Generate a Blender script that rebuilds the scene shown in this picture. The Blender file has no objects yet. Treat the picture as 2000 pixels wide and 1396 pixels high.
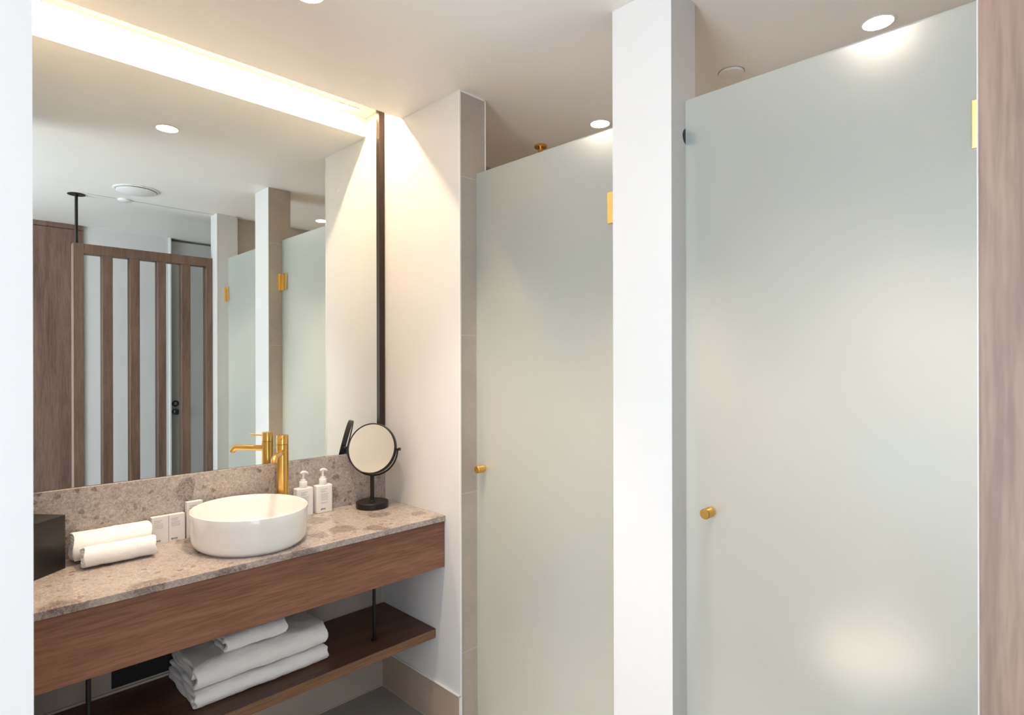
import bpy, bmesh, math, random
from mathutils import Vector, Matrix
random.seed(7)
PI = math.pi
S = bpy.context.scene
C = S.collection

# ------------------------------------------------------------------ camera
CAMX, CAMY, CAMZ = -1.4376, -2.2240, 1.42
cam_d = bpy.data.cameras.new('camera')
cam_d.sensor_width = 36.0
cam_d.lens = 1145.28 / 2000 * 36.0
cam_d.shift_y = 9.8 / 2000
cam_d.clip_start = 0.02
cam_d.dof.use_dof = True
cam_d.dof.focus_distance = 2.3
cam_d.dof.aperture_fstop = 7.0
cam = bpy.data.objects.new('camera', cam_d)
C.objects.link(cam)
cam.matrix_world = (Matrix.Translation((CAMX, CAMY, CAMZ))
                    @ Matrix.Rotation(math.radians(44.789 - 90), 4, 'Z')
                    @ Matrix.Rotation(math.radians(90), 4, 'X')
                    @ Matrix.Rotation(math.radians(-0.132), 4, 'Z'))
S.camera = cam

# ------------------------------------------------------------------ world, light, exposure
S.view_settings.view_transform = 'Standard'
S.view_settings.look = 'None'
S.view_settings.exposure = 1.13
S.view_settings.gamma = 1.0
S.view_settings.use_curve_mapping = False
w = bpy.data.worlds.new('world'); S.world = w
w.use_nodes = True
w.node_tree.nodes['Background'].inputs[0].default_value = (0.75, 0.87, 1.0, 1)
w.node_tree.nodes['Background'].inputs[1].default_value = 0.25
DAY = (0.86, 0.925, 1.0)
WARM = (1.0, 0.72, 0.46)
LAMPC = (1.0, 0.83, 0.65)


def area(name, loc, rot, sx, sy, power, col, spread=PI):
    l = bpy.data.lights.new(name, 'AREA')
    l.shape = 'RECTANGLE'; l.size = sx; l.size_y = sy
    l.energy = power; l.color = col; l.spread = spread
    o = bpy.data.objects.new(name, l); C.objects.link(o)
    o.location = loc; o.rotation_euler = rot
    return o


# daylight entering through the tall window in the left wall (x = -3.3)
area('window_daylight', (-3.36, -1.85, 1.24), (0, -PI / 2, 0), 2.2, 1.30, 47, DAY)
# fill daylight, added as an unseen bedroom window behind the camera (y = -4.7)
area('bedroom_fill', (-2.2, -4.66, 1.30), (PI / 2, 0, 0), 1.5, 2.1, 17, DAY)

# ------------------------------------------------------------------ key levels (metres)
H = 2.4536      # ceiling
CT = 0.8254     # counter top
HT = 2.56       # top of the wall bodies above the ceiling line

# ------------------------------------------------------------------ materials
def lin(r, g, b):
    f = lambda c: (c / 255 / 12.92) if c / 255 <= 0.04045 else ((c / 255 + 0.055) / 1.055) ** 2.4
    return (f(r), f(g), f(b), 1)


def mat(name):
    m = bpy.data.materials.new(name); m.use_nodes = True
    nt = m.node_tree
    return m, nt, nt.nodes['Principled BSDF'], nt.nodes.new, nt.links.new


def bump(nt, b, src, strength, dist=0.001):
    n = nt.nodes.new('ShaderNodeBump'); n.inputs['Strength'].default_value = strength
    n.inputs['Distance'].default_value = dist
    nt.links.new(src, n.inputs['Height']); nt.links.new(n.outputs[0], b.inputs['Normal'])


def noise(nt, vec, scale, detail=4, rough=0.55, dist=0.0):
    n = nt.nodes.new('ShaderNodeTexNoise')
    n.inputs['Scale'].default_value = scale; n.inputs['Detail'].default_value = detail
    n.inputs['Roughness'].default_value = rough; n.inputs['Distortion'].default_value = dist
    nt.links.new(vec, n.inputs['Vector'])
    return n.outputs['Fac']


def ramp(nt, src, stops):
    r = nt.nodes.new('ShaderNodeValToRGB')
    e = r.color_ramp.elements
    while len(e) < len(stops): e.new(0.5)
    for i, (p, c) in enumerate(stops):
        e[i].position = p; e[i].color = c if len(c) == 4 else (*c, 1)
    nt.links.new(src, r.inputs[0])
    return r.outputs[0]


def mixc(nt, fac, a, b, mode='MIX'):
    m = nt.nodes.new('ShaderNodeMix'); m.data_type = 'RGBA'; m.blend_type = mode
    for sock, v in ((m.inputs[0], fac), (m.inputs[6], a), (m.inputs[7], b)):
        if hasattr(v, 'is_output'): nt.links.new(v, sock)
        else: sock.default_value = v
    return m.outputs[2]


def objco(nt, scale=(1, 1, 1)):
    t = nt.nodes.new('ShaderNodeNewGeometry')
    m = nt.nodes.new('ShaderNodeMapping'); m.inputs['Scale'].default_value = scale
    nt.links.new(t.outputs['Position'], m.inputs['Vector'])
    return m.outputs[0]


def plain(name, col, rough=0.5, metal=0.0, ns=0, nstr=0.1, spec=0.5, coat=0):
    m, nt, b, N, L = mat(name)
    b.inputs['Base Color'].default_value = col
    b.inputs['Roughness'].default_value = rough
    b.inputs['Metallic'].default_value = metal
    b.inputs['Specular IOR Level'].default_value = spec
    b.inputs['Coat Weight'].default_value = coat
    if ns:
        co = objco(nt)
        f = noise(nt, co, ns, 3)
        bump(nt, b, f, nstr)
    return m


def paint(name, col):
    m, nt, b, N, L = mat(name)
    co = objco(nt)
    f = noise(nt, co, 3.0, 2)
    c2 = tuple(x * 0.97 for x in col[:3]) + (1,)
    L(mixc(nt, f, c2, col), b.inputs['Base Color'])
    b.inputs['Roughness'].default_value = 0.55
    b.inputs['Specular IOR Level'].default_value = 0.3
    g = noise(nt, co, 180, 2)
    bump(nt, b, g, 0.04)
    return m


def tile(name, base, dark, grout, plane, su, sv, ou, ov, rough=0.35, gw=0.0022):
    """stone-look tile; grout joints laid on a grid in the plane 'xz', 'yz' or 'xy'"""
    m, nt, b, N, L = mat(name)
    co = objco(nt)
    f1 = noise(nt, co, 5, 6, 0.6, 0.4)
    f2 = noise(nt, co, 60, 3, 0.7)
    c = ramp(nt, f1, [(0.3, dark), (0.7, base)])
    c = mixc(nt, 0.25, c, ramp(nt, f2, [(0.35, dark), (0.65, base)]))
    sep = N('ShaderNodeSeparateXYZ'); L(objco(nt), sep.inputs[0])
    outs = {'x': sep.outputs[0], 'y': sep.outputs[1], 'z': sep.outputs[2]}
    masks = []
    for ax, s, o in ((plane[0], su, ou), (plane[1], sv, ov)):
        a = N('ShaderNodeMath'); a.operation = 'SUBTRACT'; L(outs[ax], a.inputs[0]); a.inputs[1].default_value = o
        d = N('ShaderNodeMath'); d.operation = 'PINGPONG'; L(a.outputs[0], d.inputs[0]); d.inputs[1].default_value = s / 2
        k = N('ShaderNodeMath'); k.operation = 'LESS_THAN'; L(d.outputs[0], k.inputs[0]); k.inputs[1].default_value = gw / 2
        masks.append(k.outputs[0])
    mx = N('ShaderNodeMath'); mx.operation = 'MAXIMUM'; L(masks[0], mx.inputs[0]); L(masks[1], mx.inputs[1])
    L(mixc(nt, mx.outputs[0], c, grout), b.inputs['Base Color'])
    b.inputs['Roughness'].default_value = rough
    inv = N('ShaderNodeMath'); inv.operation = 'SUBTRACT'; inv.inputs[0].default_value = 1; L(mx.outputs[0], inv.inputs[1])
    bump(nt, b, inv.outputs[0], 0.3, 0.001)
    return m


def wood(name, c_dark, c_mid, c_light, axis='x', rough=0.45, k=1.0):
    m, nt, b, N, L = mat(name)
    sc = {'x': (1.2, 22, 22), 'z': (22, 22, 1.2)}[axis]
    co = objco(nt, tuple(s * k for s in sc))
    f1 = noise(nt, co, 1.0, 5, 0.65, 0.6)
    f2 = noise(nt, objco(nt, tuple(s * 6 * k for s in sc)), 1.3, 3, 0.7, 0.2)
    sc3 = {'x': (0.6, 4.5, 4.5), 'z': (4.5, 4.5, 0.6)}[axis]
    f3 = noise(nt, objco(nt, sc3), 1.4, 3, 0.5, 0.8)
    c = ramp(nt, f1, [(0.34, c_dark), (0.5, c_mid), (0.66, c_light)])
    c = mixc(nt, 0.55, c, ramp(nt, f2, [(0.38, c_dark), (0.62, c_light)]))
    c = mixc(nt, 0.4, c, ramp(nt, f3, [(0.3, c_dark), (0.7, c_light)]))
    L(c, b.inputs['Base Color'])
    b.inputs['Roughness'].default_value = rough
    b.inputs['Specular IOR Level'].default_value = 0.35
    bump(nt, b, f2, 0.15, 0.0006)
    return m


def stone(name):
    m, nt, b, N, L = mat(name)
    co = objco(nt)
    warp = N('ShaderNodeVectorMath'); warp.operation = 'MULTIPLY_ADD'
    nz = N('ShaderNodeTexNoise'); nz.inputs['Scale'].default_value = 9; nz.inputs['Detail'].default_value = 6; nz.inputs['Roughness'].default_value = 0.62
    L(co, nz.inputs['Vector'])
    L(nz.outputs['Color'], warp.inputs[0]); warp.inputs[1].default_value = (0.075, 0.075, 0.075); L(co, warp.inputs[2])
    fine = noise(nt, co, 120, 6, 0.8, 0.8)
    mid = noise(nt, co, 26, 5, 0.7, 0.8)
    base = ramp(nt, mid, [(0.32, lin(142, 130, 124)), (0.5, lin(164, 153, 146)), (0.70, lin(188, 178, 171))])
    base = mixc(nt, 0.5, base, ramp(nt, fine, [(0.36, lin(104, 92, 87)), (0.5, lin(164, 153, 146)), (0.64, lin(214, 204, 197))]))
    # large darker clasts
    v = N('ShaderNodeTexVoronoi'); v.inputs['Scale'].default_value = 9.5; v.inputs['Randomness'].default_value = 1.0
    L(warp.outputs[0], v.inputs['Vector'])
    sepc = N('ShaderNodeSeparateColor'); L(v.outputs['Color'], sepc.inputs[0])
    pick = ramp(nt, sepc.outputs[0], [(0.66, (0, 0, 0)), (0.70, (1, 1, 1))])
    core = ramp(nt, v.outputs['Distance'], [(0.40, (1, 1, 1)), (0.56, (0, 0, 0))])
    msk = mixc(nt, 1.0, pick, core, 'MULTIPLY')
    dark = ramp(nt, fine, [(0.38, lin(86, 74, 70)), (0.62, lin(146, 132, 125))])
    fac = N('ShaderNodeMath'); fac.operation = 'MULTIPLY'; L(msk, fac.inputs[0]); fac.inputs[1].default_value = 0.85
    c = mixc(nt, fac.outputs[0], base, dark)
    # small dark fossils
    v2 = N('ShaderNodeTexVoronoi'); v2.inputs['Scale'].default_value = 42
    L(warp.outputs[0], v2.inputs['Vector'])
    sp = N('ShaderNodeSeparateColor'); L(v2.outputs['Color'], sp.inputs[0])
    p2 = ramp(nt, sp.outputs[1], [(0.80, (0, 0, 0)), (0.84, (0.8, 0.8, 0.8))])
    c2 = ramp(nt, v2.outputs['Distance'], [(0.30, (1, 1, 1)), (0.42, (0, 0, 0))])
    c = mixc(nt, mixc(nt, 1.0, p2, c2, 'MULTIPLY'), c, lin(116, 97, 88))
    # pale threads
    th = noise(nt, co, 20, 6, 0.8, 2.5)
    tm = ramp(nt, th, [(0.475, (0, 0, 0)), (0.5, (0.5, 0.5, 0.5)), (0.525, (0, 0, 0))])
    c = mixc(nt, tm, c, lin(222, 210, 198))
    L(c, b.inputs['Base Color'])
    b.inputs['Roughness'].default_value = 0.22
    bump(nt, b, fine, 0.03, 0.0005)
    return m


def terry(name):
    m, nt, b, N, L = mat(name)
    co = objco(nt)
    f = noise(nt, co, 420, 3, 0.7)
    g = noise(nt, co, 30, 3, 0.6)
    L(mixc(nt, g, lin(240, 238, 236), lin(248, 247, 246)), b.inputs['Base Color'])
    b.inputs['Roughness'].default_value = 0.95
    b.inputs['Specular IOR Level'].default_value = 0.1
    b.inputs['Sheen Weight'].default_value = 0.25
    b.inputs['Sheen Roughness'].default_value = 0.6
    add = N('ShaderNodeMath'); L(f, add.inputs[0]); L(g, add.inputs[1])
    bump(nt, b, add.outputs[0], 0.6, 0.0012)
    return m


def emit(name, col, strength):
    m, nt, b, N, L = mat(name)
    nt.nodes.remove(b)
    e = N('ShaderNodeEmission'); e.inputs[0].default_value = (*col, 1); e.inputs[1].default_value = strength
    L(e.outputs[0], nt.nodes['Material Output'].inputs[0])
    return m


def frosted(name):
    m, nt, b, N, L = mat(name)
    b.inputs['Base Color'].default_value = (0.942, 0.963, 0.950, 1)
    b.inputs['Transmission Weight'].default_value = 1.0
    b.inputs['Roughness'].default_value = 0.36
    b.inputs['IOR'].default_value = 1.45
    b.inputs['Specular IOR Level'].default_value = 0.5
    t = N('ShaderNodeBsdfTranslucent'); t.inputs[0].default_value = (0.84, 0.93, 0.89, 1)
    d = N('ShaderNodeBsdfDiffuse'); d.inputs[0].default_value = (0.84, 0.94, 0.93, 1)
    f = noise(nt, objco(nt), 900, 1)
    bump(nt, b, f, 0.02, 0.0002)
    a = N('ShaderNodeMixShader'); a.inputs[0].default_value = 0.68
    L(t.outputs[0], a.inputs[1]); L(d.outputs[0], a.inputs[2])
    x = N('ShaderNodeMixShader'); x.inputs[0].default_value = 0.24
    L(b.outputs[0], x.inputs[1]); L(a.outputs[0], x.inputs[2])
    L(x.outputs[0], nt.nodes['Material Output'].inputs[0])
    return m


def brushed(name, col, rough=0.28):
    m, nt, b, N, L = mat(name)
    b.inputs['Base Color'].default_value = col
    b.inputs['Metallic'].default_value = 1.0
    b.inputs['Roughness'].default_value = rough
    f = noise(nt, objco(nt, (900, 900, 12)), 1.0, 2)
    bump(nt, b, f, 0.05, 0.0003)
    return m


M = {}
M['white'] = paint('white_paint', (0.68, 0.676, 0.668, 1))
M['ceil'] = paint('ceiling_paint', (0.87, 0.845, 0.81, 1))
M['trimwhite'] = plain('white_trim', (0.82, 0.82, 0.81, 1), 0.4)
TB, TD, TG = lin(184, 174, 162), lin(166, 156, 145), lin(205, 196, 184)
M['tile_xz'] = tile('beige_wall_tile_across', TB, TD, TG, 'xz', 0.604, 0.604, 0.0, 0.317)
M['tile_xzn'] = tile('beige_wall_tile_narrow', TB, TD, TG, 'xz', 0.30, 0.604, 0.42, 0.317)
M['tile_yz'] = tile('beige_wall_tile_along', TB, TD, TG, 'yz', 0.604, 0.604, -0.30, 0.317)
M['floor'] = tile('grey_floor_tile', lin(160, 155, 150), lin(142, 138, 134), lin(185, 180, 174), 'xy', 0.6, 0.6, 0.0, 0.0, 0.4)
M['skirt'] = tile('beige_skirting_tile', lin(182, 164, 147), lin(166, 149, 133), TG, 'yz', 0.9, 0.9, 0.3, 0.45)
M['wood_x'] = wood('walnut_across', lin(90, 58, 44), lin(126, 86, 67), lin(156, 112, 88), 'x')
M['wood_z'] = wood('walnut_upright', lin(82, 62, 54), lin(114, 89, 78), lin(140, 113, 100), 'z')
M['wood_dark'] = wood('dark_walnut_shelf', lin(66, 42, 33), lin(92, 62, 49), lin(116, 80, 62), 'x')
M['wood_lit_edge'] = wood('walnut_lit_edge', lin(96, 68, 48), lin(128, 94, 68), lin(152, 116, 86), 'x')  # light catching the shelf's front edge, put into a lighter wood colour
M['wood_slat'] = wood('walnut_slat', lin(84, 63, 52), lin(113, 89, 75), lin(138, 113, 98), 'z')
M['stone'] = stone('brown_marble')
M['terry'] = terry('white_terry')
M['ceramic'] = plain('white_ceramic', (0.86, 0.855, 0.84, 1), 0.08, coat=0.4)
M['brass'] = brushed('brushed_brass', lin(226, 180, 100), 0.26)
M['brass_pale'] = brushed('pale_brass', lin(226, 196, 130), 0.3)
M['steel'] = brushed('satin_steel', lin(150, 152, 150), 0.3)
M['darksteel'] = plain('dark_steel', lin(58, 62, 64), 0.35, 0.6)
M['black'] = plain('matt_black_metal', lin(30, 27, 26), 0.38, 0.3)
M['blackbox'] = plain('black_leatherette', lin(30, 28, 27), 0.32, 0.0, 300, 0.06)
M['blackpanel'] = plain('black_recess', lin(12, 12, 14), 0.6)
M['bronze'] = plain('dark_bronze_frame', lin(62, 50, 44), 0.35, 0.5)
M['mirror'] = plain('silvered_mirror', (0.90, 0.945, 0.925, 1), 0.0, 1.0)
M['magmirror'] = plain('round_mirror_glass', (0.93, 0.93, 0.92, 1), 0.03, 1.0)
M['plastic'] = plain('white_plastic', (0.80, 0.79, 0.775, 1), 0.3)
M['card'] = plain('white_card', (0.76, 0.735, 0.72, 1), 0.6)
M['inkblue'] = plain('blue_print', lin(96, 108, 160), 0.5)
M['inknavy'] = plain('navy_print', lin(40, 50, 84), 0.5)
M['inkgrey'] = plain('grey_print', lin(128, 118, 116), 0.5)
M['ink'] = plain('dark_print', lin(52, 50, 54), 0.5)
M['frost'] = frosted('frosted_glass')
M['led'] = emit('led_strip_glow', WARM, 172)
M['lamp'] = emit('downlight_glow', LAMPC, 25)
M['door'] = plain('grey_door_paint', lin(186, 186, 180), 0.45)
M['grout'] = plain('pale_silicone', lin(196, 186, 172), 0.5)
M['grille'] = plain('grey_panel', lin(150, 150, 148), 0.5)


# ------------------------------------------------------------------ mesh helpers
def link(name, bm, m, parent=None, smooth=False):
    me = bpy.data.meshes.new(name)
    bmesh.ops.recalc_face_normals(bm, faces=bm.faces)
    bm.to_mesh(me); bm.free()
    for x in (m if isinstance(m, (list, tuple)) else [m]): me.materials.append(x)
    if smooth:
        for p in me.polygons: p.use_smooth = True
        me.set_sharp_from_angle(angle=math.radians(38))
    o = bpy.data.objects.new(name, me); C.objects.link(o)
    if parent: o.parent = parent
    return o


def tag(o, label=None, cat=None, group=None, kind=None):
    for k, v in (('label', label), ('category', cat), ('group', group), ('kind', kind)):
        if v: o[k] = v
    return o


def empty(name, loc=(0, 0, 0), rz=0):
    o = bpy.data.objects.new(name, None); C.objects.link(o)
    o.empty_display_size = 0.05
    o.location = loc; o.rotation_euler = (0, 0, rz)
    return o


def box(bm, x0, y0, z0, x1, y1, z1, bev=0.0, seg=2, mi=0):
    r = bmesh.ops.create_cube(bm, size=1)
    vs = r['verts']
    for v in vs:
        v.co = Vector(((x0 + x1) / 2 + v.co.x * (x1 - x0), (y0 + y1) / 2 + v.co.y * (y1 - y0), (z0 + z1) / 2 + v.co.z * (z1 - z0)))
    fs = set(f for v in vs for f in v.link_faces)
    for f in fs: f.material_index = mi
    if bev:
        es = set(e for v in vs for e in v.link_edges)
        bmesh.ops.bevel(bm, geom=list(es), offset=bev, segments=seg, profile=0.6, affect='EDGES')
    return bm


def B(*a, **k):
    bm = bmesh.new(); box(bm, *a, **k); return bm


def lathe(bm, prof, c=(0, 0), seg=48, ex=1.0, ey=1.0):
    """revolve (r, z) points; r == 0 closes with a pole"""
    rings = []
    for r, z in prof:
        if r < 1e-6: rings.append([bm.verts.new((c[0], c[1], z))])
        else: rings.append([bm.verts.new((c[0] + r * ex * math.cos(2 * PI * i / seg), c[1] + r * ey * math.sin(2 * PI * i / seg), z)) for i in range(seg)])
    for a, b in zip(rings, rings[1:]):
        for i in range(seg):
            j = (i + 1) % seg
            if len(a) == 1 and len(b) == 1: continue
            if len(a) == 1: bm.faces.new((a[0], b[i], b[j]))
            elif len(b) == 1: bm.faces.new((a[i], b[0], a[j]))
            else: bm.faces.new((a[i], b[i], b[j], a[j]))
    return bm


def cyl(r, z0, z1, c=(0, 0), seg=32, bev=0.0):
    bm = bmesh.new()
    if bev: p = [(0, z0), (r - bev, z0), (r, z0 + bev), (r, z1 - bev), (r - bev, z1), (0, z1)]
    else: p = [(0, z0), (r, z0), (r, z1), (0, z1)]
    return lathe(bm, p, c, seg)


def tube(bm, pts, r, seg=16, cap=True):
    pts = [Vector(p) for p in pts]
    rs = r if isinstance(r, (list, tuple)) else [r] * len(pts)
    up = None; rings = []
    for i, p in enumerate(pts):
        t = (pts[min(i + 1, len(pts) - 1)] - pts[max(i - 1, 0)]).normalized()
        if up is None:
            up = Vector((0, 0, 1)) if abs(t.z) < 0.9 else Vector((1, 0, 0))
        s = t.cross(up).normalized(); u = s.cross(t).normalized(); up = u
        rings.append([bm.verts.new(p + (s * math.cos(2 * PI * k / seg) + u * math.sin(2 * PI * k / seg)) * rs[i]) for k in range(seg)])
    for a, b in zip(rings, rings[1:]):
        for k in range(seg):
            bm.faces.new((a[k], a[(k + 1) % seg], b[(k + 1) % seg], b[k]))
    if cap:
        bm.faces.new(rings[0][::-1]); bm.faces.new(rings[-1])
    return bm


def xform(bm, mtx):
    bmesh.ops.transform(bm, matrix=mtx, verts=bm.verts); return bm


def struct(name, bm, m, smooth=False):
    return tag(link(name, bm, m, None, smooth), kind='structure')


def facemat(o, test):
    """give material slot 1 to the faces whose normal and centre pass the test"""
    for p in o.data.polygons:
        if test(p.normal, p.center): p.material_index = 1


# ------------------------------------------------------------------ room shell
YB = -4.60     # unseen wall behind the camera, holding the added fill window
XB = 1.13      # back wall of the wet room
YS = -3.18     # far wall of the hallway behind the screen
XL = -3.30     # window wall
LW = -1.317    # return wall at the left end of the vanity
XJ = 0.134     # depth of the wall ends carrying the glass doors

struct('floor', B(XL - 0.1, YB - 0.1, -0.1, XB + 0.1, 0.2, 0.0), M['floor'])

bm = bmesh.new()
box(bm, XL - 0.1, YB - 0.1, H, -0.0005, -0.1429, HT)
box(bm, -0.0005, YB - 0.1, H, XB + 0.1, -0.5199, HT)
box(bm, XJ - 0.003, -0.5199, H, XB + 0.1, 0.2, HT)
box(bm, XL - 0.1, -0.1429, H, LW, 0.2, HT)
box(bm, LW, -0.1429, 2.54, XJ, 0.2, HT)
bmesh.ops.remove_doubles(bm, verts=bm.verts, dist=1e-5)
struct('ceiling', bm, M['ceil'])

# vanity wall: white above, tile below the worktop
struct('wall_back', B(LW, 0.008, 0.0, 0.0, 0.2, HT - 0.02), M['tile_xz'])
# return wall at the right of the vanity, white, tiled on its end and on the wet-room side
o = struct('wall_right', B(0.0, -0.5199, 0.0, XJ - 0.003, 0.052, 2.5398), [M['white'], M['tile_xz'], M['tile_yz']])
facemat(o, lambda n, c: n.y < -0.5)
for p in o.data.polygons:
    if p.normal.x > 0.5: p.material_index = 2
struct('wall_left', B(XL, -1.07, 0.0, LW, 0.2, HT - 0.002), M['white'])
# free-standing pier between the two glass doors
o = struct('wall_pier', B(0.0, -1.4094, 0.0, XJ, -1.2174, H), [M['white'], M['tile_xz'], M['tile_yz']])
facemat(o, lambda n, c: n.y > 0.5)
for p in o.data.polygons:
    if p.normal.x > 0.5: p.material_index = 2
# wall end at the screen
o = struct('wall_end', B(0.0, -2.188, 0.0, XJ, -2.0661, H), [M['white'], M['white']])
o = struct('wall_front', B(XJ, -2.188, 0.0, XB, -2.095, H), [M['white'], M['tile_xzn']])
facemat(o, lambda n, c: n.y > 0.5)
struct('wall_wetroom', B(XJ - 0.003, 0.052, 0.0, XB + 0.1, 0.2, H), M['tile_xzn'])
struct('wall_far', B(XB, YS, 0.0, XB + 0.1, 0.052, H), M['tile_yz'])
struct('wall_hall', B(-0.575, YS - 0.19, 0.0, 0.0, YS, H), M['white'])
struct('wall_lobby', B(0.0, YS - 0.19, 0.0, XB, YS - 0.101, H), M['white'])
struct('wall_bedroom', B(-1.25, YB, 0.0, -1.15, YS - 0.19, H), M['white'])
bm = bmesh.new()
box(bm, XL - 0.1, YB - 0.1, 0.0, -3.0, YB, H)
box(bm, -1.4, YB - 0.1, 0.0, XB, YB, H)
box(bm, -3.0, YB - 0.1, 0.0, -1.4, YB, 0.20)
box(bm, -3.0, YB - 0.1, 2.40, -1.4, YB, H)
struct('wall_behind', bm, M['white'])
bm = bmesh.new()
for a in ((-3.0, 0.20, -2.96, 2.40), (-1.44, 0.20, -1.4, 2.40), (-2.96, 0.20, -1.44, 0.24), (-2.96, 2.36, -1.44, 2.40)):
    box(bm, a[0], YB - 0.05, a[1], a[2], YB - 0.01, a[3], 0.003)
struct('fill_window', bm, M['trimwhite'])  # frame of the unseen window added for fill daylight
# window wall with a tall opening
bm = bmesh.new()
box(bm, XL - 0.1, YB, 0.0, XL, -2.52, H)
box(bm, XL - 0.1, -1.17, 0.0, XL, -1.07, H)
box(bm, XL - 0.1, -2.52, 0.0, XL, -1.17, 0.12)
box(bm, XL - 0.1, -2.52, 2.36, XL, -1.17, H)
struct('wall_window', bm, M['white'])
bm = bmesh.new()
for a in ((-2.52, 0.12, -2.48, 2.36), (-1.21, 0.12, -1.17, 2.36), (-2.48, 0.12, -1.21, 0.16), (-2.48, 2.32, -1.21, 2.36)):
    box(bm, XL - 0.07, a[0], a[1], XL - 0.02, a[2], a[3], 0.003)
struct('window_1', bm, M['trimwhite'])

# hairline joint across the ceiling
struct('trim_1', B(-0.725, -2.122, H - 0.0015, 0.0, -2.119, H + 0.001), M['grille'])
# metal corner bead of the return wall, and pale joints at the tile edges
struct('trim_2', B(-0.0025, -0.5225, 0.0, 0.004, -0.5185, H), M['trimwhite'])
bm = bmesh.new()
box(bm, 0.004, -0.5225, H - 0.006, XJ - 0.003, -0.5199, H)
box(bm, XJ - 0.005, -0.5225, 0.0, XJ - 0.001, -0.5195, H)
struct('trim_3', bm, M['trimwhite'])
struct('trim_4', B(0.0 - 0.002, -2.0661, 0, 0.003, -2.0641, H), M['trimwhite'])
bm = bmesh.new()
box(bm, XJ + 0.0, -2.097, 0, XJ + 0.012, -2.090, H)
box(bm, XJ + 0.012, -2.097, H - 0.006, XB, -2.090, H)
struct('trim_5', bm, M['trimwhite'])
bm = bmesh.new()
box(bm, -0.008, -0.5245, 0.0, 0.0, 0.008, 0.156)
struct('baseboard_right', bm, M['skirt'])
bm = bmesh.new()
box(bm, -0.0095, -0.5245, 0.156, 0.0, 0.008, 0.159)
box(bm, -0.0095, -0.5255, 0.0, 0.002, -0.5205, 0.159)
struct('trim_6', bm, M['trimwhite'])
bm = bmesh.new()
box(bm, -0.0115, 0.003, 0.0, -0.0085, 0.006, 0.62)
box(bm, LW, 0.003, 0.0, -0.008, 0.0075, 0.003)
box(bm, -0.0115, -0.52, 0.0, -0.008, 0.003, 0.002)
struct('trim_7', bm, M['grout'])

# ------------------------------------------------------------------ glass doors
XG = 0.085


def glass_door(name, XG, y0, y1, hinge_y, knob_y, hw, label):
    t = empty(name, (XG, hinge_y, 0.0))
    tag(t, label, 'door', 'frosted glass doors', 'structure')
    L0 = lambda bm: xform(bm, Matrix.Translation((-XG, -hinge_y, 0)))
    link('glass_panel', L0(B(XG - 0.005, y0, 0.012, XG + 0.005, y1, 2.1524, 0.0008, 1)), M['frost'], t)
    for z in ((1.852, 1.950),):
        bm = bmesh.new()
        box(bm, XG - 0.0135, hinge_y + 0.004, z[0], XG - 0.0055, hinge_y + hw, z[1], 0.0015)
        box(bm, XG + 0.0055, hinge_y + 0.004, z[0], XG + 0.0135, hinge_y + hw, z[1], 0.0015)
        h = link('hinge', L0(bm), M['brass_pale'], t)
        link('wall_plate', L0(B(XG - 0.030, hinge_y + 0.0002, z[0], XG + 0.030, hinge_y + 0.0024, z[1], 0.0005, 1)), M['brass'], h)
    k = bmesh.new()
    p = [(0, -0.040), (0.0125, -0.040), (0.0140, -0.0385)]
    for i in range(6):
        zz = -0.036 + i * 0.004
        p += [(0.0140, zz), (0.0134, zz + 0.0008), (0.0134, zz + 0.0016), (0.0140, zz + 0.0024)]
    p += [(0.0140, -0.006), (0.010, -0.0055), (0, -0.0055)]
    lathe(k, p, (0, 0), 32)
    k2 = bmesh.new(); lathe(k2, [(0, 0.0055), (0.010, 0.0055), (0.014, 0.006), (0.014, 0.0385), (0.0125, 0.040), (0, 0.040)], (0, 0), 32)
    for b_ in (k, k2):
        xform(b_, Matrix.Translation((0, knob_y - hinge_y, 1.013)) @ Matrix.Rotation(PI / 2, 4, 'Y'))
    me2 = bpy.data.meshes.new('tmp'); k2.to_mesh(me2); k2.free(); k.from_mesh(me2); bpy.data.meshes.remove(me2)
    link('door_knob', k, M['brass'], t, True)
    return t


glass_door('door_1', 0.086, -1.2145, -0.5235, -1.2174, -0.560, 0.072, 'farther frosted glass door between the vanity alcove wall and the white pier')
glass_door('door_2', 0.077, -2.0631, -1.4125, -2.0661, -1.484, 0.018, 'nearest frosted glass door between the white pier and the slatted screen')

# magnetic door stop on the pier
t = tag(empty('door_stop', (0.084, -1.4094, 2.054)), 'small round metal door stop on the white pier beside the nearer glass door', 'door stop')
bm = bmesh.new(); lathe(bm, [(0, 0), (0.0225, 0), (0.0225, 0.0018), (0.0210, 0.0026), (0, 0.0026)], (0, 0), 40)
xform(bm, Matrix.Rotation(PI / 2, 4, 'X'))
link('disc', bm, M['darksteel'], t, True)
bm = bmesh.new(); lathe(bm, [(0, 0.0028), (0.0175, 0.0028), (0.0175, 0.010), (0.016, 0.012), (0, 0.012)], (0, 0), 32)
xform(bm, Matrix.Translation((0.0205, 0, 0)) @ Matrix.Rotation(PI / 2, 4, 'X'))
link('bumper', bm, M['darksteel'], t, True)

# ------------------------------------------------------------------ cove light and ceiling fittings
t = tag(empty('cove_light', (0, 0, 0)), 'warm linear light strip in the ceiling cove above the big mirror', 'light')
link('channel', B(LW + 0.02, -0.085, 2.534, -0.078, -0.069, 2.540), M['trimwhite'], t)
link('led_strip', B(LW + 0.02, -0.082, 2.5325, -0.080, -0.072, 2.534), M['led'], t)


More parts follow.
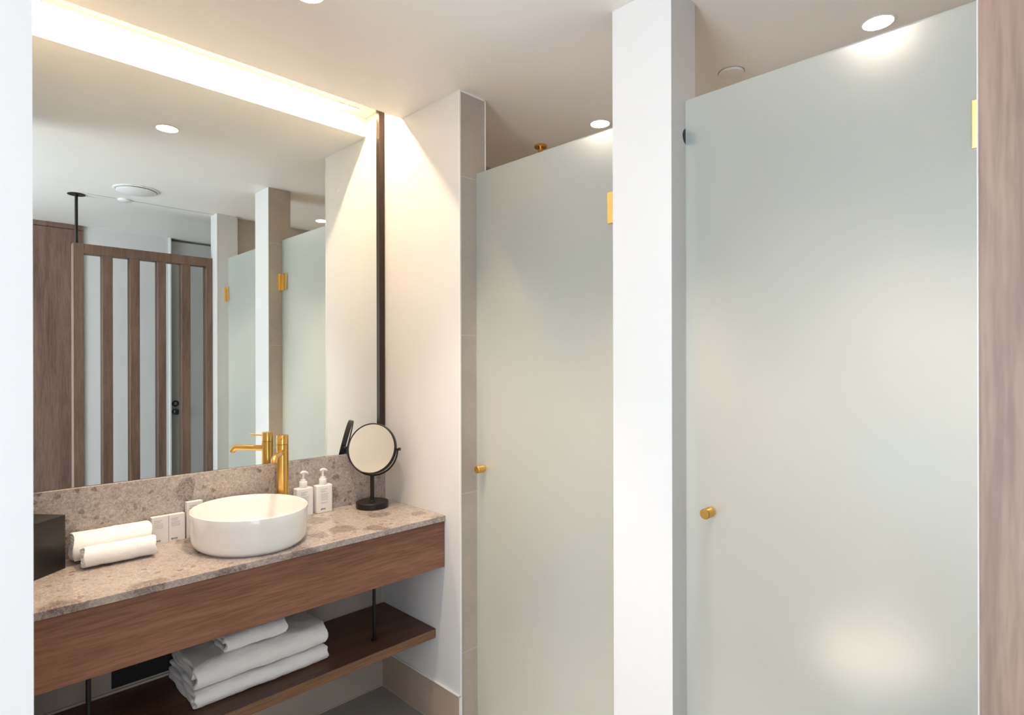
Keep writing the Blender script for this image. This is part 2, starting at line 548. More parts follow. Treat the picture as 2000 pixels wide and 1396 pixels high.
def downlight(x, y, r, label, watt, cone=84):
    t = tag(empty('downlight', (x, y, H)), label, 'downlight', 'recessed ceiling downlights')
    bm = bmesh.new(); lathe(bm, [(r, 0), (r * 1.12, -0.001), (r * 1.16, -0.0022), (r * 1.0, -0.0035), (r * 0.99, -0.001), (r, 0)], (0, 0), 40)
    link('rim', bm, M['trimwhite'], t, True)
    bm = bmesh.new(); lathe(bm, [(0, -0.002), (r, -0.002), (r, 0), (0, 0)], (0, 0), 40)
    link('lamp', bm, M['lamp'], t)
    l = bpy.data.lights.new('downlight_beam', 'SPOT'); l.energy = watt; l.color = LAMPC
    l.spot_size = math.radians(cone); l.spot_blend = 0.75; l.shadow_soft_size = r * 0.8
    o = bpy.data.objects.new('downlight_beam', l); C.objects.link(o); o.parent = t
    o.location = (0, 0, -0.02)
    return t


downlight(0.634, -0.708, 0.040, 'downlight in the wet room ceiling above the farther glass door', 70)
downlight(0.616, -1.759, 0.041, 'brightest downlight at the top right above the nearer glass door', 43)
downlight(-0.674, -0.668, 0.042, 'downlight seen only in the big mirror, over the vanity floor', 30)


t = tag(empty('ceiling_vent', (0.600, -1.307, H)), 'small blank white disc vent in the ceiling above the nearer glass door', 'vent')
bm = bmesh.new(); lathe(bm, [(0.0, 0), (0.043, 0), (0.043, -0.006), (0.041, -0.008), (0.0, -0.0095)], (0, 0), 40)
link('disc', bm, M['trimwhite'], t, True)
link('shadow_ring', lathe(bmesh.new(), [(0.0432, -0.0002), (0.0450, -0.0002), (0.0450, -0.0012), (0.0432, -0.0012), (0.0432, -0.0002)], (0, 0), 48), M['grille'], t)
t2 = tag(empty('ceiling_vent', (-0.533, -1.826, H)), 'wide round white air valve on the ceiling, seen in the big mirror', 'vent')
bm = bmesh.new(); lathe(bm, [(0.0, 0), (0.118, 0), (0.120, -0.003), (0.116, -0.006), (0.108, -0.006), (0.106, -0.003), (0.0, -0.003)], (0, 0), 56)
link('collar', bm, M['trimwhite'], t2, True)
bm = bmesh.new(); lathe(bm, [(0.0, -0.004), (0.09, -0.004), (0.102, -0.008), (0.103, -0.011), (0.098, -0.014), (0.0, -0.018)], (0, 0), 56)
link('disc', bm, M['trimwhite'], t2, True)
t = tag(empty('smoke_detector', (-0.530, -2.121, H)), 'tiny flat white disc on the ceiling joint, seen in the big mirror', 'detector')
bm = bmesh.new(); lathe(bm, [(0.0, 0), (0.038, 0), (0.038, -0.006), (0.034, -0.009), (0.0, -0.010)], (0, 0), 36)
link('disc', bm, M['trimwhite'], t, True)

# rain shower arm hanging from the wet room ceiling
t = tag(empty('ceiling_shower', (0.643, -0.354, H)), 'brass ceiling-mounted shower drop pipe behind the farther glass door', 'shower')
bm = bmesh.new(); lathe(bm, [(0, 0), (0.029, 0), (0.030, -0.002), (0.030, -0.010), (0.028, -0.012), (0, -0.012)], (0, 0), 40)
link('ceiling_plate', bm, M['brass'], t, True)
link('drop_pipe', cyl(0.0115, -0.28, -0.012), M['brass'], t, True)
bm = bmesh.new(); lathe(bm, [(0, -0.28), (0.02, -0.28), (0.03, -0.292), (0.12, -0.296), (0.122, -0.300), (0.12, -0.304), (0, -0.304)], (0, 0), 48)
link('shower_head', bm, M['brass'], t, True)

# ------------------------------------------------------------------ big mirror
t = tag(empty('wall_mirror', (LW, 0, 1.0383)), 'huge frameless wall mirror above the marble backsplash', 'mirror')
inv = Matrix.Translation((-LW, 0, -1.0383))
link('mirror_glass', xform(B(LW + 0.001, 0.0, 1.0395, -0.0295, 0.006, 2.5396), inv), M['mirror'], t)
link('edge_strip', xform(B(-0.0290, -0.012, 1.0395, -0.0025, 0.006, 2.5396, 0.001), inv), M['bronze'], t)

# ------------------------------------------------------------------ vanity
struct_y = 0.0
t = tag(link('worktop', B(LW + 0.001, -0.4300, CT - 0.0215, -0.0005, -0.0005, CT, 0.0012, 1), M['stone']),
        'brown and beige marble worktop under the basin', 'worktop')
t = tag(link('backsplash', B(LW + 0.001, -0.0085, CT + 0.0003, -0.0015, 0.006, 1.0383, 0.001, 1), M['stone']),
        'brown marble upstand below the big mirror', 'backsplash')
t = tag(empty('vanity_drawer', (-0.66, -0.21, 0.6258)), 'long walnut drawer box hung under the marble worktop', 'cabinet')
i2 = Matrix.Translation((0.66, 0.21, -0.6258))
link('front_panel', xform(B(LW + 0.001, -0.4270, 0.6258, -0.004, -0.4085, CT - 0.0225, 0.0008, 1), i2), M['wood_x'], t)
link('carcass', xform(B(LW + 0.001, -0.408, 0.6260, -0.004, -0.01, CT - 0.0225), i2), M['wood_dark'], t)

t = tag(empty('towel_shelf', (-0.66, -0.19, 0.365)), 'walnut towel shelf hanging under the drawer on black rods', 'shelf')
i3 = Matrix.Translation((0.66, 0.19, -0.365))
brd = link('board', xform(B(LW + 0.001, -0.3684, 0.330, -0.0005, 0.0, 0.3653, 0.0008, 1), i3), [M['wood_dark'], M['wood_lit_edge']], t)
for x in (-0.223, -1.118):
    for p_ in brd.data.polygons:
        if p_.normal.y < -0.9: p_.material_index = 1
    r = link('hanging_rod', xform(cyl(0.0062, 0.3653, 0.6256, (x, -0.275), 20), i3), M['black'], t, True)
    link('rod_collar', xform(cyl(0.0115, 0.3653, 0.3715, (x, -0.275), 24, 0.001), i3), M['black'], r, True)

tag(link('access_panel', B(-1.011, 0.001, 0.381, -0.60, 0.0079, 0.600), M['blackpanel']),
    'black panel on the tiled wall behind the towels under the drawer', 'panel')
struct('trim_8', B(LW + 0.001, 0.0005, 0.3655, -0.62, 0.0078, 0.372), M['grout'])

# ------------------------------------------------------------------ basin
bx, by, ba, bb = -0.6647, -0.2236, 0.1782, 0.1975
t = tag(empty('basin', (bx, by, CT)), 'white oval countertop washbasin on the marble worktop', 'basin')
bm = bmesh.new()
seg = 96
prof = [(0.9, 0.0), (0.024, 0.0), (0.0215, 0.0012), (0.0215, 0.0035), (0.0165, 0.0042), (0.0145, 0.006), (0.0100, 0.0110), (0.0060, 0.0185), (0.0035, 0.030), (0.0022, 0.050),
        (0.0008, 0.090), (0.0, 0.1135), (0.0006, 0.1160), (0.0025, 0.1172), (0.0045, 0.1165), (0.0058, 0.1140), (0.0075, 0.095), (0.0105, 0.055), (0.0165, 0.033), (0.030, 0.020), (0.055, 0.0155), (0.10, 0.0135), (0.155, 0.0125)]
rings = []
for d, z in prof:
    if d == 0.9: rings.append([bm.verts.new((0, 0, z))]); continue
    rings.append([bm.verts.new(((ba - d) * math.cos(2 * PI * i / seg), (bb - d) * math.sin(2 * PI * i / seg), z)) for i in range(seg)])
rings.append([bm.verts.new((0, 0, 0.0122))])
for a, b_ in zip(rings, rings[1:]):
    for i in range(seg):
        j = (i + 1) % seg
        if len(a) == 1: bm.faces.new((a[0], b_[i], b_[j]))
        elif len(b_) == 1: bm.faces.new((a[i], b_[0], a[j]))
        else: bm.faces.new((a[i], b_[i], b_[j], a[j]))
o = link('bowl', bm, M['ceramic'], t, True)
link('drain_cap', xform(B(-0.01, -0.01, 0, 0.01, 0.01, 0.001), Matrix.Identity(4)) if False else lathe(bmesh.new(), [(0, 0.0128), (0.030, 0.0128), (0.031, 0.015), (0.028, 0.018), (0, 0.019)], (0, 0), 32), M['ceramic'], t, True)

# ------------------------------------------------------------------ tap
fx, fy = -0.4855, -0.0670
t = tag(empty('basin_tap', (fx, fy, CT)), 'tall brushed brass mixer tap behind the basin', 'tap')
ang = math.atan2(-0.131, -0.089)
dx, dy = math.cos(ang), math.sin(ang)
bm = bmesh.new(); lathe(bm, [(0, 0), (0.0245, 0), (0.0245, 0.003), (0.0213, 0.0045), (0.0213, 0.2895), (0.0205, 0.2902), (0, 0.2902)], (0, 0), 48)
link('tap_body', bm, M['brass'], t, True)
bm = bmesh.new(); lathe(bm, [(0, 0.2912), (0.0205, 0.2912), (0.0213, 0.292), (0.0213, 0.3245), (0.0205, 0.3257), (0, 0.3257)], (0, 0), 48)
h = link('handle', bm, M['brass'], t, True)
bm = bmesh.new(); tube(bm, [(dx * 0.018, dy * 0.018, 0.313), (dx * 0.045, dy * 0.045, 0.3135), (dx * 0.074, dy * 0.074, 0.3145)], [0.0030, 0.0032, 0.0036], 14)
link('lever', bm, M['brass'], h, True)
pts = [(dx * s, dy * s, 0.263) for s in (0.012, 0.04, 0.09, 0.130)]
for k in range(1, 7):
    a = k / 6 * math.radians(62)
    pts.append((dx * (0.130 + 0.024 * math.sin(a)), dy * (0.130 + 0.024 * math.sin(a)), 0.263 - 0.024 * (1 - math.cos(a))))
e = pts[-1]; a = math.radians(62)
pts.append((e[0] + dx * 0.006 * math.cos(a), e[1] + dy * 0.006 * math.cos(a), e[2] - 0.006 * math.sin(a)))
bm = bmesh.new(); tube(bm, pts, 0.0108, 20)
sp = link('spout', bm, M['brass'], t, True)

# ------------------------------------------------------------------ pump bottles
def rounded_slab(bm, w_, d_, h_, r, top):
    """upright bottle: rounded-rectangle section, shoulders rounding in to the top"""
    def ring(sc, z, rr):
        vs = []
        hw, hd = w_ / 2 - sc, d_ / 2 - sc
        rr = max(rr - sc * 0.3, 0.0008); rr = min(rr, hw, hd)
        for qx, qy, a0 in ((1, 1, 0), (-1, 1, PI / 2), (-1, -1, PI), (1, -1, 1.5 * PI)):
            for k in range(7):
                a = a0 + k / 6 * PI / 2
                vs.append(bm.verts.new((qx * (hw - rr) + rr * math.cos(a), qy * (hd - rr) + rr * math.sin(a), z)))
        return vs
    R = [ring(0.002, 0, r), ring(0, 0.002, r), ring(0, h_ - top, r)]
    for k in range(1, 6):
        a = k / 5 * PI / 2
        R.append(ring(top * (1 - math.cos(a)), h_ - top + top * math.sin(a), r))
    for a, b_ in zip(R, R[1:]):
        n = len(a)
        for i in range(n): bm.faces.new((a[i], a[(i + 1) % n], b_[(i + 1) % n], b_[i]))
    bm.faces.new(R[0][::-1]); bm.faces.new(R[-1])
    return bm


def text_mesh(name, body, size, m, parent, loc, rot, ext=0.0002):
    cu = bpy.data.curves.new(name, 'FONT'); cu.body = body; cu.size = size; cu.extrude = ext
    cu.offset = size * 0.018; cu.resolution_u = 4; cu.space_character = 1.05
    tmp = bpy.data.objects.new(name, cu); C.objects.link(tmp)
    bpy.context.view_layer.update()
    dg = bpy.context.evaluated_depsgraph_get()
    me = bpy.data.meshes.new_from_object(tmp.evaluated_get(dg))
    bpy.data.objects.remove(tmp)
    me.materials.clear(); me.materials.append(m); me.name = name
    o = bpy.data.objects.new(name, me); C.objects.link(o); o.parent = parent
    o.location = loc; o.rotation_euler = rot
    return o


def print_lines(m, parent, w_, rows, y, name='fine_print'):
    """rows: (x0, x1, z) as fractions of width, height in metres"""
    bm = bmesh.new()
    for x0, x1, z, th in rows:
        x = x0
        while x < x1 - 0.002:       # broken into word-length dashes
            l = min(random.uniform(0.003, 0.008), x1 - x)
            box(bm, x, y - 0.0002, z, x + l, y, z + th)
            x += l + 0.0009
    return link(name, bm, m, parent)


def pump_bottle(x, y, rz, label):
    t = tag(empty('pump_bottle', (x, y, CT), rz), label, 'bottle', 'white pump bottles')
    W, D, HH = 0.069, 0.036, 0.109
    bm = rounded_slab(bmesh.new(), W, D, HH, 0.0075, 0.0045)
    body = link('bottle_body', bm, M['plastic'], t, True)
    link('collar', lathe(bmesh.new(), [(0, HH), (0.0152, HH), (0.0156, HH + 0.001), (0.0152, HH + 0.022), (0.0140, HH + 0.024), (0.0108, HH + 0.0245), (0.0104, HH + 0.0305), (0.0090, HH + 0.0315), (0, HH + 0.0315)], (0, 0), 32), M['plastic'], t, True)
    bm = bmesh.new()
    lathe(bm, [(0, HH + 0.031), (0.0046, HH + 0.031), (0.0042, HH + 0.050), (0.0062, HH + 0.056), (0, HH + 0.056)], (0, 0), 20)
    z = HH + 0.0575
    tube(bm, [(-0.0115, 0, z - 0.0010), (-0.009, 0, z), (-0.002, 0, z + 0.0018), (0.008, 0, z + 0.0012), (0.016, 0, z - 0.002), (0.0195, 0, z - 0.0055)],
         [0.0015, 0.004, 0.0062, 0.0056, 0.0038, 0.0026], 16)
    link('pump_head', bm, M['plastic'], t, True)
    yf = -D / 2 - 0.0002
    rows = [(-0.017, 0.010, 0.0925, 0.0011), (-0.017, 0.000, 0.0868, 0.0011), (-0.017, 0.007, 0.0822, 0.0011)]
    rows += [(-0.017, 0.014 - 0.004 * (k % 3 == 2), 0.0745 - k * 0.0042, 0.0009) for k in range(7)]
    rows += [(-0.017, 0.012, 0.0405, 0.0009), (-0.017, 0.013, 0.0365, 0.0008)]
    print_lines(M['inkblue'], body, W, rows, yf + 0.0001)
    text_mesh('brand_print', 'evo', 0.0135, M['inknavy'], body, (-0.0175, yf + 0.0001, 0.012), (PI / 2, 0, 0))
    return t


pump_bottle(-0.3065, -0.0325, 0.0, 'white pump bottle, right of the pair, beside the round mirror')
pump_bottle(-0.3880, -0.0325, 0.0, 'white pump bottle, left of the pair, partly behind the basin next to the tap')


# ------------------------------------------------------------------ little cartons against the backsplash
def carton(x0, x1, y, h, label, rot=0.0):
    w_ = x1 - x0
    t = tag(empty('carton', ((x0 + x1) / 2, y, CT), rot), label, 'box', 'small white cartons on the worktop')
    body = link('carton_body', B(-w_ / 2, -0.011, 0.0, w_ / 2, 0.011, h, 0.0008, 2), M['card'], t)
    rows = [(-0.017, 0.006, h - 0.0135, 0.0011), (-0.017, 0.002, h - 0.0185, 0.0009)]
    rows += [(-0.017, 0.012 - 0.003 * (k % 2), h - 0.0245 - k * 0.0045, 0.0008) for k in range(4)]
    if h > 0.1: rows = [(-0.017, 0.010, h - 0.0145 - k * 0.0075, 0.0013) for k in range(4)]
    print_lines(M['inkgrey'], body, w_, rows, -0.0111)
    text_mesh('brand_print', 'evo', 0.0125, M['ink'], body, (-0.0175, -0.0112, 0.0055), (PI / 2, 0, 0))
    return t


carton(-0.9075, -0.8582, -0.024, 0.088, 'low white carton next to the rolled towels, left of the two low ones')
carton(-0.8572, -0.8085, -0.024, 0.088, 'low white carton, right of the two low ones, beside the tall carton')
carton(-0.8035, -0.7535, -0.028, 0.122, 'tall white carton half hidden behind the oval basin')


# ------------------------------------------------------------------ towels
def ribbon(path, th, x0, x1, nx=26, wob=0.0015, seed=0, taper=0.0, skew=0.0):
    """sweep a strip of cloth (path in y,z) along x"""
    rnd = random.Random(seed)
    P = [Vector((p[0], p[1])) for p in path]
    n = len(P)
    nor = []
    for i in range(n):
        t = (P[min(i + 1, n - 1)] - P[max(i - 1, 0)]).normalized()
        nor.append(Vector((-t.y, t.x)))
    ph = [rnd.uniform(0, 6.28) for _ in range(6)]
    bm = bmesh.new()
    A, Bv = [], []
    fs = [0.0, 0.012] + [0.035 + 0.93 * q / (nx - 4) for q in range(nx - 3)] + [0.988, 1.0]
    assert len(fs) == nx + 1
    for k in range(nx + 1):
        f = fs[k]
        la, lb = [], []
        for i in range(n):
            wv = wob * (math.sin(3.1 * f * 6.28 / 2 + ph[0] + i * 0.35) + 0.6 * math.sin(7.3 * f * 3 + ph[1] + i * 0.8))
            ex = 0.004 * math.sin(i * 0.9 + ph[2]) * (1 if k in (0, nx) else 0)
            x = x0 + (x1 - x0) * f + ex
            e = min(k, nx - k)
            tt = th / 2 * (0.86 if e < 0.5 else 1.0)
            c = P[i] + nor[i] * wv * (0.3 if e < 0.5 else 1)
            dz = 0
            la.append(bm.verts.new((x, (c + nor[i] * tt).x, max((c + nor[i] * tt).y, 0.0002))))
            lb.append(bm.verts.new((x, (c - nor[i] * tt).x, max((c - nor[i] * tt).y, 0.0002))))
        A.append(la); Bv.append(lb)
    for k in range(nx):
        for i in range(n - 1):
            bm.faces.new((A[k][i], A[k][i + 1], A[k + 1][i + 1], A[k + 1][i]))
            bm.faces.new((Bv[k][i], Bv[k + 1][i], Bv[k + 1][i + 1], Bv[k][i + 1]))
        bm.faces.new((A[k][0], A[k + 1][0], Bv[k + 1][0], Bv[k][0]))
        bm.faces.new((A[k][-1], Bv[k][-1], Bv[k + 1][-1], A[k + 1][-1]))
    for k in (0, nx):
        for i in range(n - 1):
            bm.faces.new((A[k][i], Bv[k][i], Bv[k][i + 1], A[k][i + 1]))
    return bm


def cloth(name, bm, loc, rz, label, group, sub=2):
    o = link(name, bm, M['terry'], None, True)
    for p in o.data.polygons: p.use_smooth = True
    md = o.modifiers.new('soft', 'SUBSURF'); md.levels = sub; md.render_levels = sub
    tx = bpy.data.textures.new(name, 'CLOUDS'); tx.noise_scale = 0.035; tx.noise_depth = 2
    dm = o.modifiers.new('nap', 'DISPLACE'); dm.texture = tx; dm.strength = 0.004; dm.mid_level = 0.5
    tx2 = bpy.data.textures.new(name, 'CLOUDS'); tx2.noise_scale = 0.004; tx2.noise_depth = 1
    dm2 = o.modifiers.new('pile', 'DISPLACE'); dm2.texture = tx2; dm2.strength = 0.0012; dm2.mid_level = 0.5
    o.location = loc; o.rotation_euler = (0, 0, rz)
    return tag(o, label, 'towel', group)


def roll_path(R, th):
    turns = (R - 0.007) / th
    n = int(turns * 22)
    pts = []
    for i in range(n + 1):
        a = i / 22 * 2 * PI
        r = 0.007 + th * (a / (2 * PI)) * 0.97
        pts.append((r * math.cos(a - 0.4), R + r * math.sin(a - 0.4)))
    return pts


for R, y, xa, xb, lab, sd, dz in ((0.0475, -0.0605, -1.124, -0.922, 'thicker rolled white towel lying against the marble backsplash', 3, 0.0),
                                 (0.0355, -0.1480, -1.110, -0.928, 'slimmer rolled white towel lying in front of the other roll', 5, 0.0)):
    bm = ribbon(roll_path(R - 0.0035, 0.0078), 0.0074, 0, xb - xa, 22, 0.0004, sd)
    cloth('rolled_towel', bm, (xa, y, CT + 0.0022), 0.0, lab, 'rolled towels on the worktop', 1)


def folded(yf, yb, th, layers, curl=0.6):
    """zig-zag fold: 'layers' plies between front yf (<0) and back yb, starting with the outer wrap"""
    ply = th
    pts = []
    z = ply / 2
    rr = ply / 2
    for L_ in range(layers):
        zc = ply / 2 + L_ * ply
        fwd = (L_ % 2 == 0)
        a, b_ = (yb, yf) if fwd else (yf, yb)
        inset = ply * 0.5
        ya = a + (-inset if a == yb else inset); yb2 = b_ + (-inset if b_ == yb else inset)
        n = 12
        for i in range(n + 1):
            pts.append((ya + (yb2 - ya) * i / n, zc))
        if L_ < layers - 1:
            s = -1 if b_ == yf else 1
            for k in range(1, 6):
                q = -PI / 2 + k / 6 * PI
                pts.append((yb2 + s * rr * math.cos(q), zc + ply / 2 + rr * math.sin(q)))
    return pts


def wrapped(yf, yb, z0, z1, th, inner):
    """book fold: an outer ply wrapped round the front edge over inner plies"""
    pts = []
    zc0, zc1 = z0 + th / 2, z1 - th / 2
    R_ = (zc1 - zc0) / 2
    rr = min(R_, 0.030)
    for i in range(13): pts.append((yb + (yf + th / 2 + rr - yb) * i / 12, zc0))
    for k in range(1, 6):
        q = k / 6 * PI / 2
        pts.append((yf + th / 2 + rr - rr * math.sin(q), zc0 + rr - rr * math.cos(q)))
    if zc1 - zc0 > 2 * rr + 0.002:
        for k in range(0, 3): pts.append((yf + th / 2, zc0 + rr + (zc1 - zc0 - 2 * rr) * k / 2))
    else: pts.append((yf + th / 2, zc0 + rr))
    for k in range(1, 7):
        q = k / 6 * PI / 2
        pts.append((yf + th / 2 + rr - rr * math.cos(q), zc1 - rr + rr * math.sin(q)))
    for i in range(1, 13): pts.append((yf + th / 2 + rr + (yb - yf - th / 2 - rr) * i / 12, zc1 - 0.006 * (i / 12) ** 2))
    # turn back inside
    z = zc1 - th * 1.02 - 0.006
    pts.append((yb + th * 0.5, zc1 - th * 0.5 - 0.006))
    for i in range(0, 11): pts.append((yb + (yf + th * 1.7 + rr * 0.4 - yb) * i / 10, z))
    for j in range(inner):
        z2 = z - th * 1.02
        if z2 < zc0 + th * 0.9: break
        e = yf + th * 1.7 + rr * 0.4
        if j % 2 == 0:
            pts.append((e - th * 0.4, (z + z2) / 2))
            for i in range(0, 11): pts.append((e + (yb - e) * i / 10, z2))
        else:
            pts.append((yb + th * 0.4, (z + z2) / 2))
            for i in range(0, 11): pts.append((yb + (e - yb) * i / 10, z2))
        z = z2
    return pts


SH = 0.3653
bm = ribbon(wrapped(-0.2975, -0.020, 0.0, 0.046, 0.0145, 1), 0.0145, 0, 0.436, 30, 0.0011, 11)
cloth('folded_towel', bm, (-0.856, 0, SH + 0.001), 0.0, 'folded white bath towel at the bottom of the stack on the shelf', 'folded towels on the shelf')
bm = ribbon(wrapped(-0.2900, -0.022, 0.0, 0.076, 0.0148, 4), 0.0148, 0, 0.432, 30, 0.0014, 12)
cloth('folded_towel', bm, (-0.852, 0, SH + 0.0495), 0.0, 'thick folded white bath towel in the middle of the stack on the shelf', 'folded towels on the shelf')
bm = ribbon(wrapped(-0.268, -0.085, 0.0, 0.052, 0.0125, 2), 0.0125, 0, 0.200, 20, 0.0008, 13)
cloth('folded_towel', bm, (-0.757, 0, SH + 0.1285), 0.0, 'small folded hand towel on top of the stack on the shelf', 'folded towels on the shelf')

# ------------------------------------------------------------------ black box by the left wall
t = tag(empty('tissue_box', (-1.143, -0.100, CT), math.atan2(-0.056, -0.068)), 'black box at the left end of the worktop', 'box')
link('box_body', B(0.0, -0.110, 0.0, 0.130, 0.0, 0.1535, 0.0012, 2), M['blackbox'], t)
link('box_lid', B(-0.0006, -0.1106, 0.1540, 0.1306, 0.0006, 0.1550, 0.0005, 1), M['black'], t)

# ------------------------------------------------------------------ round shaving mirror
mx, my = -0.1270, -0.1085
t = tag(empty('shaving_mirror', (mx, my, CT)), 'round black pedestal mirror standing at the right end of the worktop', 'mirror')
link('base', lathe(bmesh.new(), [(0, 0), (0.0640, 0), (0.0655, 0.0015), (0.0655, 0.0235), (0.0640, 0.025), (0, 0.025)], (0, 0), 56), M['black'], t, True)
link('stem', lathe(bmesh.new(), [(0, 0.025), (0.0125, 0.025), (0.0115, 0.029), (0.0082, 0.031), (0.0082, 0.132), (0, 0.132)], (0, 0), 28), M['black'], t, True)
zc = 1.0670 - CT
# local frame: a = horizontal in-plane axis, n = facing direction
nh = Vector((-0.826, -0.564, 0)).normalized()
ax = Vector((-nh.y, nh.x, 0))
RR = 0.1035
tilt = math.radians(14)
n3 = (nh * math.cos(tilt) + Vector((0, 0, 1)) * math.sin(tilt)).normalized()
u3 = n3.cross(ax).normalized()
if u3.z < 0: u3 = -u3
off = 0.0
frame = Matrix((ax, u3, n3)).transposed().to_4x4()
frame.translation = Vector((0.0, 0.0, zc))
bm = bmesh.new()
RY = 0.1105
pts = []
for k in range(33):
    a = PI + PI * k / 32
    pts.append(ax * (RY * math.cos(a)) + Vector((0, 0, zc + RY * math.sin(a))))
tube(bm, pts, 0.0036, 12)
for s in (-1, 1):
    tube(bm, [ax * s * (RY + 0.008) + Vector((0, 0, zc)), ax * s * (RR - 0.001) + Vector((0, 0, zc))], 0.0032, 12)
yk = link('yoke', bm, M['black'], t, True)
for s in (-1, 1):
    bm = bmesh.new(); tube(bm, [ax * s * (RY + 0.004) + Vector((0, 0, zc)), ax * s * (RY + 0.012) + Vector((0, 0, zc))], 0.0062, 16)
    link('pivot_knob', bm, M['black'], yk, True)
bm = bmesh.new()
lathe(bm, [(RR - 0.0050, 0.0080), (RR - 0.002, 0.0105), (RR + 0.0002, 0.0090), (RR + 0.0006, 0), (RR + 0.0002, -0.0090), (RR - 0.002, -0.0105), (RR - 0.0050, -0.0080), (RR - 0.0050, 0.0080)], (0, 0), 80)
fr = link('mirror_ring', xform(bm, frame), M['black'], t, True)
bm = bmesh.new(); rm = RR - 0.005
lathe(bm, [(0, 0.0006)] + [(rm * k / 10, 0.0006 + 0.0072 * (k / 10) ** 2) for k in range(1, 11)] + [(rm, -0.0078), (0, -0.0068)], (0, 0), 80)
link('mirror_disc', xform(bm, frame), M['magmirror'], fr, True)

# ------------------------------------------------------------------ slatted screen behind the camera's right
ys0, ys1 = -2.1526, -2.228
t = tag(empty('slatted_screen', (-0.40, -2.19, 0)), 'slatted walnut room divider whose end post fills the right edge', 'screen')
i4 = Matrix.Translation((0.40, 2.19, 0))
for a, b_ in ((-0.789, -0.739), (-0.040, -0.0005)):
    link('end_post', xform(B(a, ys1, 0.0, b_, ys0, 2.152, 0.0015), i4), M['wood_slat'], t)
for a, b_ in ((-0.642, -0.588), (-0.495, -0.441), (-0.338, -0.290), (-0.195, -0.141)):
    link('slat', xform(B(a, ys1 + 0.004, 0.09, b_, ys0 - 0.002, 2.093, 0.001, 1), i4), M['wood_slat'], t)
link('top_rail', xform(B(-0.7385, ys1, 2.0935, -0.0405, ys0, 2.152, 0.001, 1), i4), M['wood_slat'], t)
link('bottom_rail', xform(B(-0.7385, ys1, 0.02, -0.0405, ys0, 0.0895, 0.001, 1), i4), M['wood_slat'], t)
p = link('ceiling_pole', xform(cyl(0.0085, 2.152, H - 0.004, (-0.770, -2.180), 20), i4), M['black'], t, True)
link('ceiling_plate', xform(cyl(0.046, H - 0.005, H - 0.0005, (-0.770, -2.180), 36, 0.001), i4), M['black'], p, True)

# wardrobe in the hall (seen in the big mirror)
t = tag(empty('wardrobe', (-1.3, YS, 0)), 'tall dark wood wardrobe seen in the left of the big mirror', 'wardrobe')
i5 = Matrix.Translation((1.3, -YS, 0))
link('carcass', xform(B(-1.25, YS - 0.19, 0.0, -0.577, YS - 0.001, H - 0.001), i5), M['wood_z'], t)
link('top_fascia', xform(B(-1.25, YS - 0.0005, H - 0.035, -0.577, YS + 0.018, H - 0.002, 0.001), i5), M['wood_z'], t)
link('wardrobe_door', xform(B(-1.220, YS, 0.04, -0.618, YS + 0.018, H - 0.039, 0.001), i5), M['wood_z'], t)
link('side_filler', xform(B(-0.614, YS, 0.0, -0.577, YS + 0.014, H - 0.039, 0.001), i5), M['wood_z'], t)

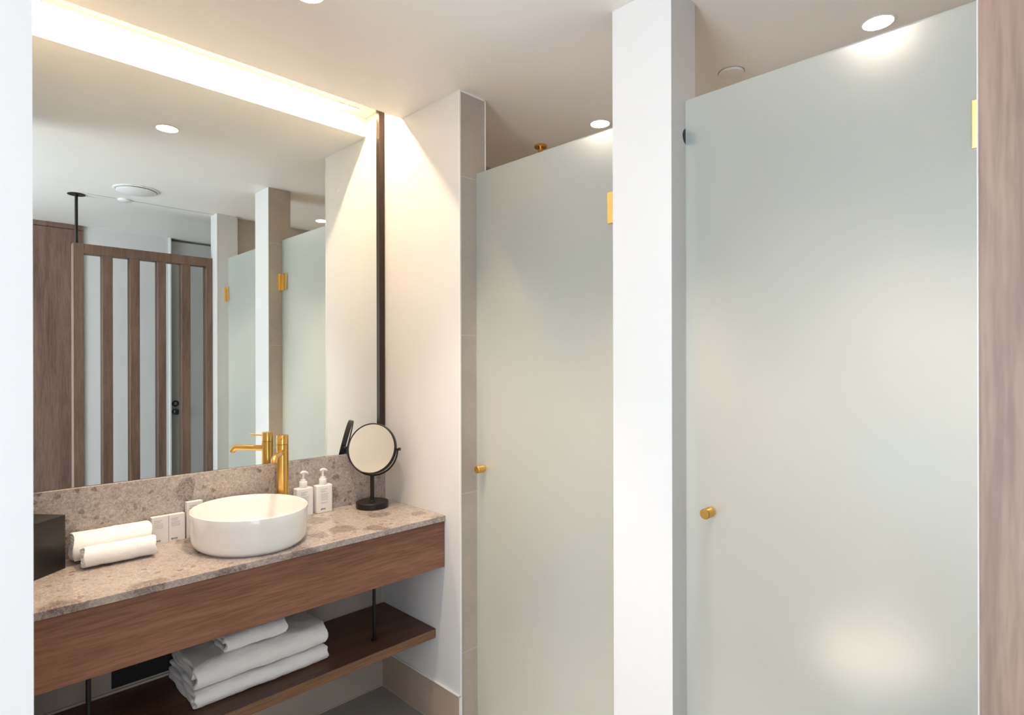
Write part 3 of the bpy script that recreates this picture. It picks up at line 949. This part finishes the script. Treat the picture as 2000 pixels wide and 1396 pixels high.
# entrance door (seen in the big mirror between the slats)
t = tag(empty('door_3', (0.05, YS, 0)), 'pale grey entrance door seen between the slats in the mirror', 'door', None, 'structure')
i6 = Matrix.Translation((-0.05, -YS, 0))
link('door_panel', xform(B(0.016, YS - 0.075, 0.0, 0.93, YS - 0.035, H - 0.02, 0.002), i6), M['door'], t)
link('door_frame', xform(B(0.0, YS - 0.10, 0.0, 0.014, YS + 0.012, H - 0.001, 0.001), i6), M['trimwhite'], t)
bm = bmesh.new()
lathe(bm, [(0.012, 0), (0.026, 0), (0.026, 0.008), (0.023, 0.011), (0.013, 0.011), (0.012, 0)], (0, 0), 32)
xform(bm, Matrix.Translation((0.055, YS - 0.035, 1.085)) @ Matrix.Rotation(-PI / 2, 4, 'X'))
link('lock_rose', xform(bm, i6), M['darksteel'], t, True)
bm = bmesh.new()
lathe(bm, [(0, 0), (0.026, 0), (0.026, 0.008), (0.012, 0.011), (0.011, 0.03), (0.022, 0.036), (0.024, 0.048), (0.018, 0.055), (0, 0.056)], (0, 0), 32)
xform(bm, Matrix.Translation((0.055, YS - 0.035, 1.018)) @ Matrix.Rotation(-PI / 2, 4, 'X'))
link('door_handle', xform(bm, i6), M['darksteel'], t, True)
# lowered ceiling panel over the entrance lobby
struct('trim_9', B(0.36, YS, H - 0.16, XB, -2.189, H - 0.001, 0.002), M['grille'])

# ------------------------------------------------------------------ wall-hung toilet and stool, blurred behind the glass doors
t = tag(empty('toilet', (XB, -1.70, 0.0)), 'white wall-hung toilet blurred behind the nearer frosted glass door', 'toilet')
def oval(bm, secs, seg=40):
    R_ = []
    for cx_, a_, b_, z in secs:
        R_.append([bm.verts.new((cx_ + a_ * math.cos(2 * PI * i / seg), b_ * math.sin(2 * PI * i / seg), z)) for i in range(seg)])
    for p_, q_ in zip(R_, R_[1:]):
        for i in range(seg): bm.faces.new((p_[i], p_[(i + 1) % seg], q_[(i + 1) % seg], q_[i]))
    bm.faces.new(R_[0][::-1]); bm.faces.new(R_[-1])
    return bm
link('bowl', oval(bmesh.new(), [(-0.14, 0.10, 0.09, 0.09), (-0.17, 0.15, 0.13, 0.14), (-0.22, 0.20, 0.165, 0.26), (-0.25, 0.235, 0.178, 0.36), (-0.25, 0.24, 0.18, 0.385)]), M['ceramic'], t, True)
link('seat', oval(bmesh.new(), [(-0.25, 0.242, 0.182, 0.388), (-0.25, 0.245, 0.185, 0.398), (-0.25, 0.24, 0.18, 0.405)]), M['plastic'], t, True)
link('lid', oval(bmesh.new(), [(-0.25, 0.242, 0.182, 0.407), (-0.25, 0.245, 0.185, 0.420), (-0.25, 0.235, 0.175, 0.428)]), M['plastic'], t, True)
link('flush_plate', B(-0.012, -0.12, 0.98, -0.0005, 0.12, 1.14, 0.002), M['steel'], t)
